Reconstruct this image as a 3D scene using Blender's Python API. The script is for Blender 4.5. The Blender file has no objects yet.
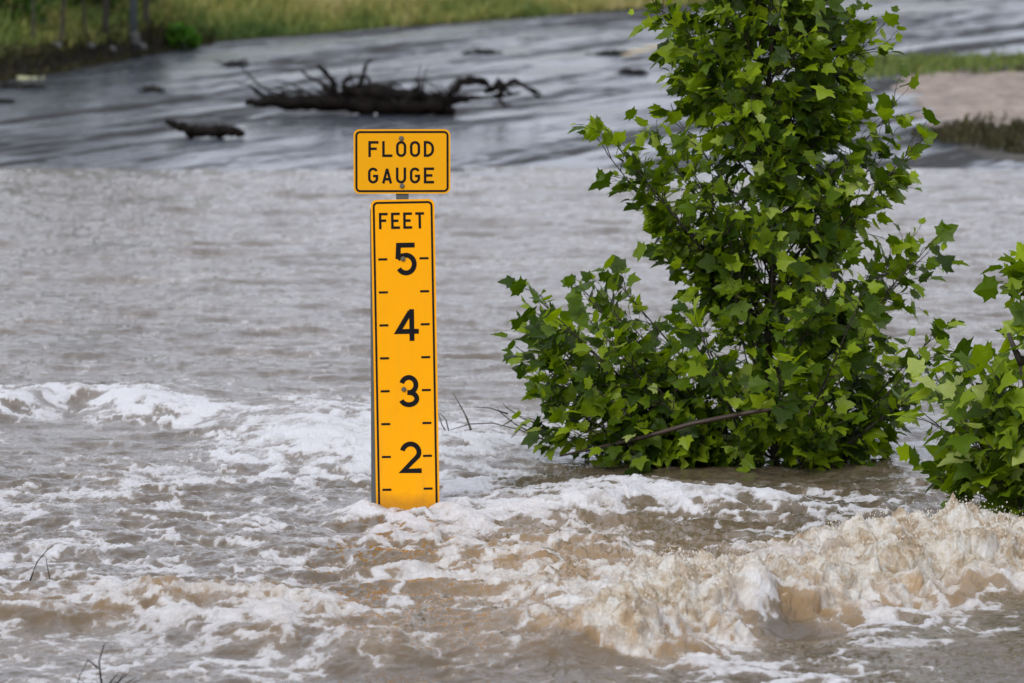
import bpy, math, random
import numpy as np
from mathutils import Vector, Matrix, Euler
R = math.radians
random.seed(7)
rng = np.random.default_rng(11)
S = bpy.context.scene
COL = S.collection

# ------------------------------------------------------------------ camera
FPX = 5689.0; HC = 3.2; PITCH = math.atan(523.5 / FPX)
cam = bpy.data.cameras.new('camera'); cam_o = bpy.data.objects.new('camera', cam); COL.objects.link(cam_o)
cam_o.location = (0, 0, HC); cam_o.rotation_euler = (math.pi / 2 - PITCH, 0, 0)
cam.sensor_width = 36; cam.lens = FPX / 1024 * 36
cam.clip_start = 0.5; cam.clip_end = 6000
cam.dof.use_dof = True; cam.dof.focus_distance = 26.2; cam.dof.aperture_fstop = 4.5
S.camera = cam_o
# ------------------------------------------------------------------ world and sun
SUN_EL, SUN_AZ = R(40), R(200)           # azimuth clockwise from +Y: behind the camera, left
w = bpy.data.worlds.new('World'); S.world = w; w.use_nodes = True
nt = w.node_tree; nt.nodes.clear()
sky = nt.nodes.new('ShaderNodeTexSky'); sky.sky_type = 'NISHITA'; sky.sun_disc = False
sky.sun_elevation = SUN_EL; sky.sun_rotation = SUN_AZ; sky.dust_density = 4.0; sky.air_density = 1.4
hs = nt.nodes.new('ShaderNodeHueSaturation'); hs.inputs['Saturation'].default_value = 0.22
bg = nt.nodes.new('ShaderNodeBackground'); bg.inputs['Strength'].default_value = 0.115
wo = nt.nodes.new('ShaderNodeOutputWorld')
nt.links.new(sky.outputs[0], hs.inputs['Color']); cl = nt.nodes.new('ShaderNodeMix'); cl.data_type = 'RGBA'; cl.inputs[0].default_value = 0.82   # high, even cloud cover over the sky
cl.inputs[7].default_value = (4.9, 5.2, 6.1, 1)
nt.links.new(hs.outputs[0], cl.inputs[6]); nt.links.new(cl.outputs[2], bg.inputs[0]); nt.links.new(bg.outputs[0], wo.inputs[0])
sun = bpy.data.lights.new('sun', 'SUN'); sun.energy = 1.1; sun.angle = R(25); sun.color = (1.0, 0.97, 0.93)
sun_o = bpy.data.objects.new('sun', sun); COL.objects.link(sun_o)
sd = Vector((math.sin(SUN_AZ) * math.cos(SUN_EL), math.cos(SUN_AZ) * math.cos(SUN_EL), math.sin(SUN_EL)))
sun_o.rotation_euler = sd.to_track_quat('Z', 'Y').to_euler(); sun_o.location = (0, 0, 30)
S.view_settings.view_transform = 'Standard'; S.view_settings.look = 'None'
S.view_settings.gamma = 1; S.view_settings.use_curve_mapping = False
S.view_settings.exposure = 0.72
S.cycles.max_bounces = 6; S.cycles.diffuse_bounces = 3; S.cycles.glossy_bounces = 3; S.cycles.transmission_bounces = 3

# ------------------------------------------------------------------ helpers
Fv = Vector((0, math.cos(PITCH), -math.sin(PITCH))); Uv = Vector((0, math.sin(PITCH), math.cos(PITCH)))
def ray(px, py): return Fv + Vector((1, 0, 0)) * ((px - 512) / FPX) + Uv * ((341.5 - py) / FPX)
def at_z(px, py, z=0.0):
    r = ray(px, py); t = (z - HC) / r.z; return Vector((0, 0, HC)) + r * t
def at_y(px, py, y):
    r = ray(px, py); return Vector((0, 0, HC)) + r * (y / r.y)

_perm = np.random.default_rng(5).permutation(4096).astype(np.int64)
_ga = np.random.default_rng(6).random(4096) * 2 * np.pi
_gx, _gy = np.cos(_ga), np.sin(_ga)
def pn(x, y, seed=0):
    x = np.asarray(x, float) + seed * 17.37; y = np.asarray(y, float) + seed * 9.71
    xi = np.floor(x).astype(np.int64); yi = np.floor(y).astype(np.int64)
    xf = x - xi; yf = y - yi
    u = xf * xf * xf * (xf * (xf * 6 - 15) + 10); v = yf * yf * yf * (yf * (yf * 6 - 15) + 10)
    def g(ix, iy, dx, dy):
        h = _perm[(_perm[(ix + 31 * seed) & 4095] + iy) & 4095]
        return _gx[h] * dx + _gy[h] * dy
    a = g(xi, yi, xf, yf); b = g(xi + 1, yi, xf - 1, yf); c = g(xi, yi + 1, xf, yf - 1); d = g(xi + 1, yi + 1, xf - 1, yf - 1)
    return ((a + u * (b - a)) + v * ((c + u * (d - c)) - (a + u * (b - a)))) * 1.5
def fbm(x, y, o=4, seed=0, gain=0.5, lac=2.03):
    s = 0; a = 1; t = 0
    for i in range(o):
        s = s + a * pn(x, y, seed + i * 3); t += a; a *= gain; x = x * lac; y = y * lac
    return s / t
def ridged(x, y, o=3, seed=0, gain=0.5):
    s = 0; a = 1; t = 0
    for i in range(o):
        s = s + a * (1 - np.abs(pn(x, y, seed + i * 5)) * 2); t += a; a *= gain; x = x * 2.1; y = y * 2.1
    return s / t
def sstep(a, b, x):
    t = np.clip((x - a) / (b - a), 0, 1); return t * t * (3 - 2 * t)

class MB:
    def __init__(s): s.v = []; s.f = []; s.a = []
    def add(s, vs, fs, a=0.0):
        o = len(s.v); s.v.extend([tuple(p) for p in vs]); s.f.extend([tuple(i + o for i in f) for f in fs]); s.a.extend([a] * len(vs))
    def box(s, c, size, a=0.0, M=None):
        hx, hy, hz = size[0] / 2, size[1] / 2, size[2] / 2
        vs = [Vector((x, y, z)) for x in (-hx, hx) for y in (-hy, hy) for z in (-hz, hz)]
        if M: vs = [M @ p for p in vs]
        vs = [p + Vector(c) for p in vs]
        s.add(vs, [(0, 1, 3, 2), (4, 6, 7, 5), (0, 4, 5, 1), (2, 3, 7, 6), (0, 2, 6, 4), (1, 5, 7, 3)], a)
    def tube(s, pts, rad, n=6, a=0.0):
        pts = [Vector(p) for p in pts]; vs = []; fs = []
        for i, p in enumerate(pts):
            d = (pts[min(i + 1, len(pts) - 1)] - pts[max(i - 1, 0)]).normalized()
            up = Vector((0, 0, 1)) if abs(d.z) < 0.9 else Vector((1, 0, 0))
            u = d.cross(up).normalized(); v = d.cross(u)
            r = rad[i] if hasattr(rad, '__len__') else rad
            for k in range(n):
                t = 2 * math.pi * k / n
                vs.append(p + u * (math.cos(t) * r) + v * (math.sin(t) * r))
        for i in range(len(pts) - 1):
            for k in range(n):
                k2 = (k + 1) % n
                fs.append((i * n + k, i * n + k2, (i + 1) * n + k2, (i + 1) * n + k))
        fs.append(tuple(range(n))[::-1]); fs.append(tuple((len(pts) - 1) * n + k for k in range(n)))
        s.add(vs, fs, a)
    def build(s, name, mat, parent=None, smooth=False, attr=None):
        me = bpy.data.meshes.new(name); me.from_pydata(s.v, [], s.f)
        if attr:
            at = me.attributes.new(attr, 'FLOAT', 'POINT'); at.data.foreach_set('value', np.array(s.a, dtype=np.float32))
        if smooth: me.polygons.foreach_set('use_smooth', [True] * len(me.polygons))
        me.materials.append(mat); me.update()
        o = bpy.data.objects.new(name, me); COL.objects.link(o)
        if parent: o.parent = parent
        return o
def tag(o, label=None, cat=None, group=None, kind=None):
    if label: o['label'] = label
    if cat: o['category'] = cat
    if group: o['group'] = group
    if kind: o['kind'] = kind
    return o
def empty(name, loc, rot=(0, 0, 0)):
    o = bpy.data.objects.new(name, None); o.location = loc; o.rotation_euler = rot; o.empty_display_size = 0.1
    COL.objects.link(o); return o
def grid_mesh(name, X, Y, Z, mat, attrs={}, smooth=True):
    nr, nc = X.shape
    me = bpy.data.meshes.new(name); nv = nr * nc; nf = (nr - 1) * (nc - 1)
    me.vertices.add(nv); me.vertices.foreach_set('co', np.stack([X, Y, Z], -1).astype(np.float32).ravel())
    i = np.arange(nv, dtype=np.int32).reshape(nr, nc)
    q = np.stack([i[:-1, :-1], i[:-1, 1:], i[1:, 1:], i[1:, :-1]], -1).reshape(-1)
    me.loops.add(nf * 4); me.loops.foreach_set('vertex_index', q)
    me.polygons.add(nf); me.polygons.foreach_set('loop_start', np.arange(0, nf * 4, 4, dtype=np.int32))
    if smooth: me.polygons.foreach_set('use_smooth', np.ones(nf, bool))
    me.update(calc_edges=True)
    for k, v in attrs.items():
        at = me.attributes.new(k, 'FLOAT', 'POINT'); at.data.foreach_set('value', v.astype(np.float32).ravel())
    me.materials.append(mat); o = bpy.data.objects.new(name, me); COL.objects.link(o); return o

class NT:
    """small node-tree writer"""
    def __init__(s, name):
        s.m = bpy.data.materials.new(name); s.m.use_nodes = True; s.t = s.m.node_tree; s.t.nodes.clear()
        s.out = s.n('ShaderNodeOutputMaterial')
    def n(s, typ, **kw):
        nd = s.t.nodes.new(typ)
        for k, v in kw.items(): setattr(nd, k, v)
        return nd
    def put(s, sock, v):
        if isinstance(v, bpy.types.NodeSocket): s.t.links.new(v, sock)
        elif v is not None:
            if hasattr(sock.default_value, '__len__') and len(sock.default_value) == 4 and len(v) == 3: v = (*v, 1)
            sock.default_value = v
    def attr(s, name): return s.n('ShaderNodeAttribute', attribute_name=name).outputs['Fac']
    def math(s, op, a, b=0.0, clamp=False):
        nd = s.n('ShaderNodeMath', operation=op, use_clamp=clamp); s.put(nd.inputs[0], a); s.put(nd.inputs[1], b); return nd.outputs[0]
    def coord(s, scale=(1, 1, 1), rot=(0, 0, 0)):
        c = s.n('ShaderNodeTexCoord'); mp = s.n('ShaderNodeMapping'); s.t.links.new(c.outputs['Object'], mp.inputs[0])
        mp.inputs['Scale'].default_value = scale; mp.inputs['Rotation'].default_value = rot; return mp.outputs[0]
    def noise(s, scale, vec, detail=4, rough=0.55, dist=0.0):
        nd = s.n('ShaderNodeTexNoise'); s.put(nd.inputs['Vector'], vec); nd.inputs['Scale'].default_value = scale
        nd.inputs['Detail'].default_value = detail; nd.inputs['Roughness'].default_value = rough; nd.inputs['Distortion'].default_value = dist
        return nd.outputs['Fac']
    def ramp(s, f, stops, interp='LINEAR'):
        nd = s.n('ShaderNodeValToRGB'); cr = nd.color_ramp; cr.interpolation = interp
        while len(cr.elements) < len(stops): cr.elements.new(0.5)
        for e, (p, c) in zip(cr.elements, stops):
            e.position = p; e.color = (*c, 1) if hasattr(c, '__len__') else (c, c, c, 1)
        s.put(nd.inputs[0], f); return nd.outputs[0]
    def mix(s, f, a, b):
        nd = s.n('ShaderNodeMix', data_type='RGBA'); s.put(nd.inputs[0], f); s.put(nd.inputs[6], a); s.put(nd.inputs[7], b); return nd.outputs[2]
    def rng(s, f, a, b, c, d):
        nd = s.n('ShaderNodeMapRange'); nd.clamp = True; s.put(nd.inputs[0], f)
        for i, v in zip((1, 2, 3, 4), (a, b, c, d)): s.put(nd.inputs[i], v)
        return nd.outputs[0]
    def bump(s, h, strength, dist=0.01):
        nd = s.n('ShaderNodeBump'); s.put(nd.inputs['Height'], h); s.put(nd.inputs['Strength'], strength); nd.inputs['Distance'].default_value = dist; return nd.outputs[0]
    def pr(s, base, rough=0.6, metal=0.0, spec=0.5, ior=None, normal=None, **kw):
        nd = s.n('ShaderNodeBsdfPrincipled'); s.put(nd.inputs['Base Color'], base); s.put(nd.inputs['Roughness'], rough); s.put(nd.inputs['Metallic'], metal)
        s.put(nd.inputs['Specular IOR Level'], spec)
        if ior: nd.inputs['IOR'].default_value = ior
        if normal is not None: s.put(nd.inputs['Normal'], normal)
        for k, v in kw.items(): s.put(nd.inputs[k], v)
        return nd.outputs[0]
    def mixsh(s, f, a, b):
        nd = s.n('ShaderNodeMixShader'); s.put(nd.inputs[0], f); s.put(nd.inputs[1], a); s.put(nd.inputs[2], b); return nd.outputs[0]
    def done(s, sh): s.t.links.new(sh, s.out.inputs['Surface']); return s.m

def mat_simple(name, col, rough=0.6, metal=0.0, var=0.25, scale=20, bump=0.0, spec=0.5):
    k = NT(name); v = k.coord(); n = k.noise(scale, v, 5)
    c = k.mix(n, tuple(x * (1 - var) for x in col), tuple(min(1, x * (1 + var)) for x in col))
    nm = k.bump(n, bump, 0.01) if bump else None
    return k.done(k.pr(c, k.rng(n, 0.3, 0.7, max(0, rough - 0.1), min(1, rough + 0.1)), metal, spec, normal=nm))

# ------------------------------------------------------------------ terrain
EX = [-400, -80, -40, -14, -9, -7.0, -5.94, -5.04, -4.07, -1.54, 1.9, 7, 14, 30, 80, 400]
EY = [-40, 0, 20, 48, 58, 63, 66, 69.6, 74.2, 78.4, 83.8, 92, 100, 112, 140, 300]
SHORE = 52.6
def edge(x): return np.interp(x, EX, EY)
def road_z(x, y): return np.maximum(-0.9, np.where(y > SHORE, 0.0125 * (y - SHORE), 0.02 * (y - SHORE)))
def ground_z(x, y):
    z = road_z(x, y)
    e = edge(x) + 0.5 * fbm(x * 0.7, y * 0.05, 3, 4)
    sdist = (y - e) * 0.75
    cut = sstep(-4.0, -4.6, x)
    b = np.where(sdist > 0, 0.24 * cut * sstep(0, 0.3, sdist) + 0.10 * np.minimum(sdist, 25) + 0.15 * fbm(x * 0.6, y * 0.6, 3, 9) * sstep(0, 4, sdist), 0)
    b = b + 0.09 * np.clip(sdist - 25, 0, 300)*0.5
    return z + b, sdist, cut
def hit(px, py):
    r = ray(px, py); lo, hi = 45.0, 140.0
    for yy in np.arange(45, 140, .25):
        p = at_y(px, py, yy)
        if p.z < gz(p.x, p.y): return p
    return p
def gz(x, y): return float(ground_z(np.array([float(x)]), np.array([float(y)]))[0][0])

k = NT('grassy_soil'); v = k.coord(); n1 = k.noise(0.45, v, 4); n2 = k.noise(6, v, 5, 0.7)
g = k.ramp(n1, [(0.35, (0.045, 0.07, 0.014)), (0.5, (0.10, 0.115, 0.028)), (0.65, (0.17, 0.15, 0.055))])
g = k.mix(k.rng(n2, 0.3, 0.8, 0, 0.6), g, (0.05, 0.045, 0.02))
soil = k.mix(n2, (0.006, 0.005, 0.004), (0.03, 0.024, 0.018))
M_ground = k.done(k.pr(k.mix(k.attr('soil'), g, soil), 0.9, spec=0.1, normal=k.bump(n2, 0.9, 0.12)))
xs = np.concatenate([-np.geomspace(1500, 14, 30), np.linspace(-13, 13, 210), np.geomspace(14, 1500, 30)])
ys = np.concatenate([-np.geomspace(500, 10, 14), np.linspace(0, 50, 30), np.linspace(50.5, 110, 300), np.geomspace(112, 3000, 40)])
X, Y = np.meshgrid(xs, ys); Z, sdist, cut = ground_z(X, Y)
soilm = cut * sstep(0.75, 0.5, sdist) + sstep(0.4, 0.1, sdist) * (1 - cut)
o = grid_mesh('ground', X, Y, Z - 0.02, M_ground, {'soil': soilm}); tag(o, kind='structure')

# road: wet asphalt under a film of running water, with silt streaks
k = NT('wet_asphalt')
def c2(sc):
    mp = k.n('ShaderNodeMapping'); k.t.links.new(k.coord((1, 1, 1), (0, 0, R(-66))), mp.inputs[0]); mp.inputs['Scale'].default_value = sc; return mp.outputs[0]
vr = c2((0.16, 1.5, 1)); vf = c2((0.5, 1.7, 1))
n1 = k.noise(0.55, vr, 6, 0.62, 0.8); n2 = k.noise(2.6, vf, 5, 0.6, 0.6); n3 = k.noise(60, k.coord(), 2)
h = k.math('ADD', k.math('MULTIPLY', n1, 0.7), k.math('MULTIPLY', n2, 0.3))
silt_and_reflection = k.math('MAXIMUM', k.rng(h, 0.47, 0.56, 0, 1), k.math('MULTIPLY', k.attr('silt_and_reflection'), k.rng(n2, 0.3, 0.6, 0.4, 1)))  # noise gives silt streaks; the attribute adds a painted dark reflection
c = k.mix(silt_and_reflection, (0.040, 0.050, 0.066), (0.016, 0.015, 0.013))
hh = k.math('ADD', h, k.math('MULTIPLY', n3, 0.03))
rough = k.rng(silt_and_reflection, 0, 1, 0.16, 0.62)
wet = k.pr(c, rough, spec=k.rng(silt_and_reflection, 0, 1, 0.36, 0.08), normal=k.bump(hh, 0.20, 0.10))
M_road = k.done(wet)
xr = np.linspace(-14, 14, 180); t = np.linspace(0, 1, 120)
XR = np.tile(xr, (120, 1)); YE = edge(xr) + 0.3 * fbm(xr * 0.8, xr * 0 + 3, 2, 2) + 0.1
YR = 46 + np.maximum(YE - 46, 0.2)[None, :] * t[:, None]
o = grid_mesh('road', XR, YR, road_z(XR, YR) + 0.006 + 0.035 * fbm(XR * 0.40, YR * 0.35, 5, 97, .6), M_road, {'silt_and_reflection': sstep(-3.2, -4.6, XR) * sstep(58.5, 56, YR + .6 * fbm(XR, YR, 2, 3)) * sstep(53, 54, YR)}); tag(o, kind='structure')  # attribute paints the dark reflection of bank trees and bushes at left
M_yellow = mat_simple('worn_road_paint', (0.60, 0.42, 0.14), 0.5, var=0.3, scale=8)
mb = MB()
for i in range(3):
    p = at_z(622 + i * 17, 51 - i * 3.0, 0.29); d = Vector((0.75, 0.66, 0)); nrm = Vector((-0.66, 0.75, 0))
    p.z = 0
    vs = []
    for a_, b_ in ((-0.14, -.09), (0.14, -.09), (0.14, .09), (-0.14, .09)):
        q = p + nrm * b_ * 2.0 + d * a_; q.z = float(road_z(q.x, q.y)) + 0.011; vs.append(q)
    mb.add(vs, [(0, 1, 2, 3)])
o = mb.build('road_marking', M_yellow); tag(o, kind='structure')

# gravel shoulder, right
k = NT('gravel'); v = k.coord(); n1 = k.noise(3.5, v, 8, 0.8); n2 = k.noise(0.9, v, 3)
c = k.ramp(n1, [(0.3, (0.09, 0.07, 0.055)), (0.5, (0.25, 0.195, 0.155)), (0.7, (0.46, 0.38, 0.31))])
gr = k.attr('green'); c = k.mix(k.math('MULTIPLY', gr, k.rng(n2, 0.3, 0.7, 0.8, 1)), c, (0.022, 0.022, 0.014))
M_gravel = k.done(k.pr(c, 0.8, normal=k.bump(n1, 0.8, 0.04)))
xg = np.linspace(3.0, 16, 150); yg = np.linspace(51.5, 72, 150); XG, YG = np.meshgrid(xg, yg)
left = 3.4 + 0.25 * fbm(YG * 0.5, YG * 0 + 1, 3, 3) + 0.03 * np.abs(YG - 59)
m = sstep(0, 2.2, XG - left) * sstep(51.9, 53.6, YG) * sstep(71.5, 68.0, YG + 0.35 * fbm(XG, YG, 3, 8))
ZG = road_z(XG, YG) - 0.04 + 0.09 * m + 0.09 * fbm(XG * 1.6, YG * 1.6, 5, 5, .65) * m + 0.014
green = np.clip(sstep(58.2, 56.8, YG + 1.0 * fbm(XG, YG, 2, 6)) + sstep(66.3, 67.3, YG + 0.7 * fbm(XG, YG, 2, 16)), 0, 1)
o = grid_mesh('gravel_shoulder', XG, YG, ZG, M_gravel, {'green': green}); tag(o, kind='structure')

# ------------------------------------------------------------------ water
def wp(pts, z=0.0): return np.array([tuple(at_z(x, y, z))[:2] for x, y in pts])
def polydist(X, Y, pts):
    """distance to a polyline, sign (+ = towards the camera side) and parameter"""
    best = np.full(X.shape, 1e9); sg = np.zeros(X.shape); par = np.zeros(X.shape)
    n = len(pts) - 1
    for i in range(n):
        a = pts[i]; b = pts[i + 1]; d = b - a; L2 = d @ d
        t = np.clip(((X - a[0]) * d[0] + (Y - a[1]) * d[1]) / L2, 0, 1)
        dx = X - a[0] - t * d[0]; dy = Y - a[1] - t * d[1]; q = np.hypot(dx, dy)
        side = np.sign(d[1] * dx - d[0] * dy)
        mk = q < best; best = np.where(mk, q, best); sg = np.where(mk, side, sg); par = np.where(mk, (i + t) / n, par)
    return best, sg, par
def blob(QX, QY, cx, cy, rx, ry): return np.exp(-(((QX - cx) / rx) ** 2 + ((QY - cy) / ry) ** 2))
SB = at_z(408, 509)                               # foot of the gauge
def water_fields(X, Y):
    c_, s_ = math.cos(PITCH), math.sin(PITCH)
    dep = np.maximum(Y * c_ + HC * s_, 5.0)
    QX = 512 + FPX * X / dep; QY = 341.5 - FPX * (Y * s_ - HC * c_) / dep     # where this spot of the river lies in my survey sketch
    near = sstep(33, 27, Y)
    # domain warp
    wx = X + 0.18 * fbm(X * 1.3, Y * 1.1, 3, 21); wy = Y + 0.30 * fbm(X * 1.1, Y * 0.9, 3, 25)
    # ripples: crests lie roughly across the current
    cur = fbm(wx * 0.16 + wy * .03, wy * 0.55, 3, 101); far = (1 + 1.1 * np.clip(cur, -.6, .8)) * 0.050 * fbm(wx * 0.6, wy * 1.3, 7, 1, 0.67) + 0.050 * (ridged(wx * 0.6, wy * 1.3, 5, 2, 0.55) - 0.55)
    nr = 0.055 * (ridged(wx * 1.4, wy * 1.9, 5, 7, 0.58) - 0.55) + 0.030 * fbm(wx * 2.4, wy * 3.6, 5, 8, 0.62)
    h = far * (1 - near) + nr * near
    dens = np.full(X.shape, 0.035)
    dens += 0.05 * sstep(330, 380, QY) + 0.09 * sstep(185, 168, QY)
    dens += 0.23 * sstep(395, 450, QY) * sstep(655, 610, QY)
    dens -= 0.30 * blob(QX, QY, 80, 435, 110, 14)
    tan = np.zeros(X.shape); turb = np.zeros(X.shape)
    # step of the river off the road edge: calmer, lower water in front
    lip = wp([(-300, 610), (0, 611), (150, 606), (240, 624), (350, 644), (470, 650), (560, 645), (640, 640), (720, 612), (780, 600), (850, 590), (940, 572), (1024, 560), (1400, 540)])
    d, sg, par = polydist(X, Y, lip)
    s = d * sg                                              # + towards camera
    calm = sstep(-0.1, 0.35, s)
    h = h * (1 - 0.45 * calm) - 0.07 * calm
    dens = dens * (1 - calm) + calm * (0.12 + 0.30 * blob(QX, QY, 930, 668, 230, 30) + 0.25 * blob(QX, QY, 200, 655, 150, 14) + 0.3 * blob(QX, QY, 900, 605, 130, 12))
    # rough little breakers on the left stretch of the lip
    lm = sstep(430, 330, QX); a = np.exp(-(np.maximum(np.abs(s + 0.30) - 0.10, 0) / 0.28) ** 2)
    lump = 0.5 + 0.9 * fbm(X * 2.6, Y * 1.0, 3, 31)
    a1 = a * (0.35 + 0.65 * lm) * np.clip(lump, 0, 1.3)
    h += 0.085 * a1; turb += 0.75 * a1; tan += 0.75 * a1; dens += 0.25 * a1
    # long foaming standing wave, left
    rd = wp([(-250, 436), (-40, 420), (15, 408), (60, 400), (125, 404), (165, 418), (235, 416), (300, 428), (375, 454), (430, 462)], 0.0)
    d, sg, par = polydist(X, Y, rd); wd_ = sstep(110, 240, QX); s = d * sg + (0.10 + 0.12 * wd_) * fbm(X * 1.1, Y * 0.8, 3, 33)
    cr = np.exp(-(s / np.where(s > 0, 0.30 + .2 * wd_, 0.75)) ** 2)
    h += (0.135 * cr) * (0.7 + 0.5 * fbm(X * 1.4, Y, 2, 34))
    dens += (0.85 - 0.22 * wd_) * np.exp(-((s - 0.02 - 0.12 * wd_) / (0.30 + 0.50 * wd_)) ** 2) * sstep(-60, 20, QX) + 0.18 * blob(QX, QY, 310, 440, 70, 18)
    # second foamy shoulder before the tree
    rd = wp([(500, 520), (560, 512), (640, 498), (690, 502), (730, 512), (765, 522)])
    d, sg, par = polydist(X, Y, rd); s = d * sg + 0.12 * fbm(X * 2, Y * 1.5, 3, 35); tp = sstep(0, 0.2, par) * sstep(1, 0.75, par)
    cr = np.exp(-(s / np.where(s > 0, 0.22, 0.45)) ** 2) * tp
    h += 0.085 * cr; dens += 0.62 * np.exp(-((s) / 0.42) ** 2) * tp
    # dark smooth race in front of the tree
    dk = blob(QX, QY, 760, 474, 230, 15) + blob(QX, QY, 560, 466, 60, 12)
    dens -= 0.45 * np.clip(dk, 0, 1); h *= 1 - 0.4 * np.clip(dk, 0, 1)
    # bow wave and wake at the gauge
    dx = X - SB.x; dy = Y - SB.y; rr = np.hypot(dx / 0.30, (dy + 0.05) / 0.34)
    ns = np.exp(-rr ** 2 / 3.0); h = h * (1 - 0.75 * ns) - 0.004 * ns + 0.034 * np.exp(-(rr - 0.8) ** 2 / 0.07) * (0.8 + 0.6 * pn(X * 7, Y * 5, 91))
    for sx in (-1, 1):        # arms of the wake, trailing downstream
        wk = np.exp(-((dx - sx * (0.12 - 0.42 * dy)) / 0.07) ** 2) * sstep(0.05, -0.1, dy) * sstep(-1.3, -0.2, dy)
        h += 0.035 * wk; dens += 0.42 * wk
    dens += 0.50 * np.exp(-(rr - 0.9) ** 2 / 0.30)
    dens += 0.05 * blob(QX, QY, 470, 470, 50, 20) + 0.2 * blob(QX, QY, 90, 540, 70, 16) + .2 * blob(QX, QY, 200, 510, 60, 18) + 0.2 * blob(QX, QY, 640, 470, 60, 6)
    # brown aerated rapids, centre right
    mid = blob(QX, QY, 560, 570, 150, 50)
    turb += 0.45 * mid; tan += 0.65 * mid; dens += 0.10 * mid
    # the big breaker, three overlapping crests
    for pts, up, dn, amp, sd_ in (([(560, 640), (600, 634), (650, 622), (690, 608), (730, 600), (775, 598)], 0.50, 0.22, 0.09, 41),
                                  ([(640, 612), (700, 598), (760, 590), (820, 584), (880, 574), (930, 566), (990, 560), (1040, 556), (1150, 550)], 0.65, 0.24, 0.095, 43),
                                  ([(740, 566), (820, 556), (900, 552), (970, 552), (1060, 555), (1200, 555)], 0.40, 0.30, 0.055, 47)):
        rd = wp(pts); d, sg, par = polydist(X, Y, rd)
        s = d * sg + 0.16 * fbm(X * 2.2, Y * 1.6, 3, sd_)
        tp = sstep(0, 0.16, par) * sstep(1.0, 0.9, par)
        cr = np.exp(-(s / np.where(s > 0, dn, up)) ** 2) * tp
        h += amp * cr * (0.78 + 1.1 * fbm(X * 1.5, Y * 0.9, 3, sd_ + 1))
        tb = np.clip((1.15 + 0.7 * fbm(X * 2.3, Y * 2, 2, sd_ + 5)) * np.exp(-((s + 0.02) / np.where(s > 0, 1.9 * dn, 0.85 * up)) ** 2) * tp, 0, 1)
        turb = np.maximum(turb, tb); tan = np.maximum(tan, tb); dens += 0.80 * tb
    # dark glassy hollow under the crest
    hol = blob(QX, QY, 790, 610, 42, 10)
    dens -= 1.5 * hol; turb *= 1 - np.clip(1.1 * hol, 0, 1); tan *= 1 - np.clip(1.3 * hol, 0, 1); h -= 0.05 * hol - 0.02 * blob(QX, QY, 795, 592, 38, 6)
    turb = np.clip(turb, 0, 1); tan = np.clip(tan, 0, 1)
    # boiling lumps, laid out along the surface so steep faces are not smeared
    dA = np.sqrt(np.diff(Y, axis=0) ** 2 + (1.3 * np.diff(h, axis=0)) ** 2); A = np.concatenate([Y[:1], Y[:1] + np.cumsum(dA, 0)], 0)
    A = A - A[:, A.shape[1] // 2][:, None] * 0
    bx = X + 0.05 * fbm(X * 6, A * 6, 3, 51); by = A + 0.05 * fbm(X * 6, A * 6, 3, 53)
    def ab(f, sd_): return np.abs(pn(bx * f, by * f, sd_))
    boil = (0.13 * ab(2.6, 55) + 0.085 * ab(5.6, 56) + 0.050 * ab(11.5, 57) + 0.024 * ab(24, 58) + 0.011 * ab(50, 59) + 0.004 * pn(X * 90, A * 90, 60) - 0.095) * turb
    # foam pattern: warped lace, torn into cells
    fx = X + 0.12 * fbm(X * 2.6, A * 2.4, 4, 61) + 0.05 * fbm(X * 8, A * 8, 3, 64); fy = A + 0.22 * fbm(X * 2.2, A * 2.0, 4, 62) + 0.06 * fbm(X * 8, A * 7, 3, 63)
    lace = 0.6 * ridged(fx * 1.9, fy * 1.5, 3, 65, 0.6) + 0.8 * ridged(fx * 4.6, fy * 3.6, 3, 66, 0.6)
    patch = fbm(fx * 0.9, fy * 0.62, 4, 67, 0.55)
    patt = 0.62 * lace + 0.36 * patch + 0.05 * pn(fx * 30, fy * 22, 69)
    dens += (0.012 + 0.30 * np.clip(cur + .15, 0, 1)) * (1 - near) * sstep(0.010, 0.05, far)
    qs = np.quantile(patt[::7, ::7], np.linspace(0, 1, 101)); rank = np.interp(patt, qs, np.linspace(0, 1, 101))
    foam = (rank - (1 - dens)) * 0.8
    # thickness of thick foam lifts the surface a little
    h += (0.010 * np.clip(foam * 3, 0, 1) + 0.011 * fbm(fx * 6, fy * 6, 4, 77, 0.65) * (0.4 + np.clip(foam * 3, 0, 1))) * near
    return h, boil, foam, turb, tan
def wgrid():
    nu = 1080; ud = np.linspace(-0.100, 0.104, nu); ul = -np.geomspace(12, 0.1008, 46); ur = np.geomspace(0.1048, 12, 46)
    u = np.concatenate([ul, ud, ur])
    ys = [19.6]; step = 0.62
    while ys[-1] < 55.5:
        y = ys[-1]; ys.append(y + y * y / (FPX * HC) * (step if y < 27.5 else 0.85))
    ys = np.concatenate([-np.geomspace(500, 10, 12), np.linspace(0, 18.5, 20), ys])
    sc = np.maximum(ys, 19.0)
    return u[None, :] * sc[:, None], np.repeat(ys[:, None], len(u), 1)
X, Y = wgrid()
h, boil, foam, turb, tan = water_fields(X, Y)
out = sstep(16, 19, Y) * sstep(9, 6, np.abs(X)); h = h * (0.3 + 0.7 * out)
edgef = sstep(54.5, 50, Y); h = h * edgef + (-0.006) * (1 - edgef)
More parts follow.
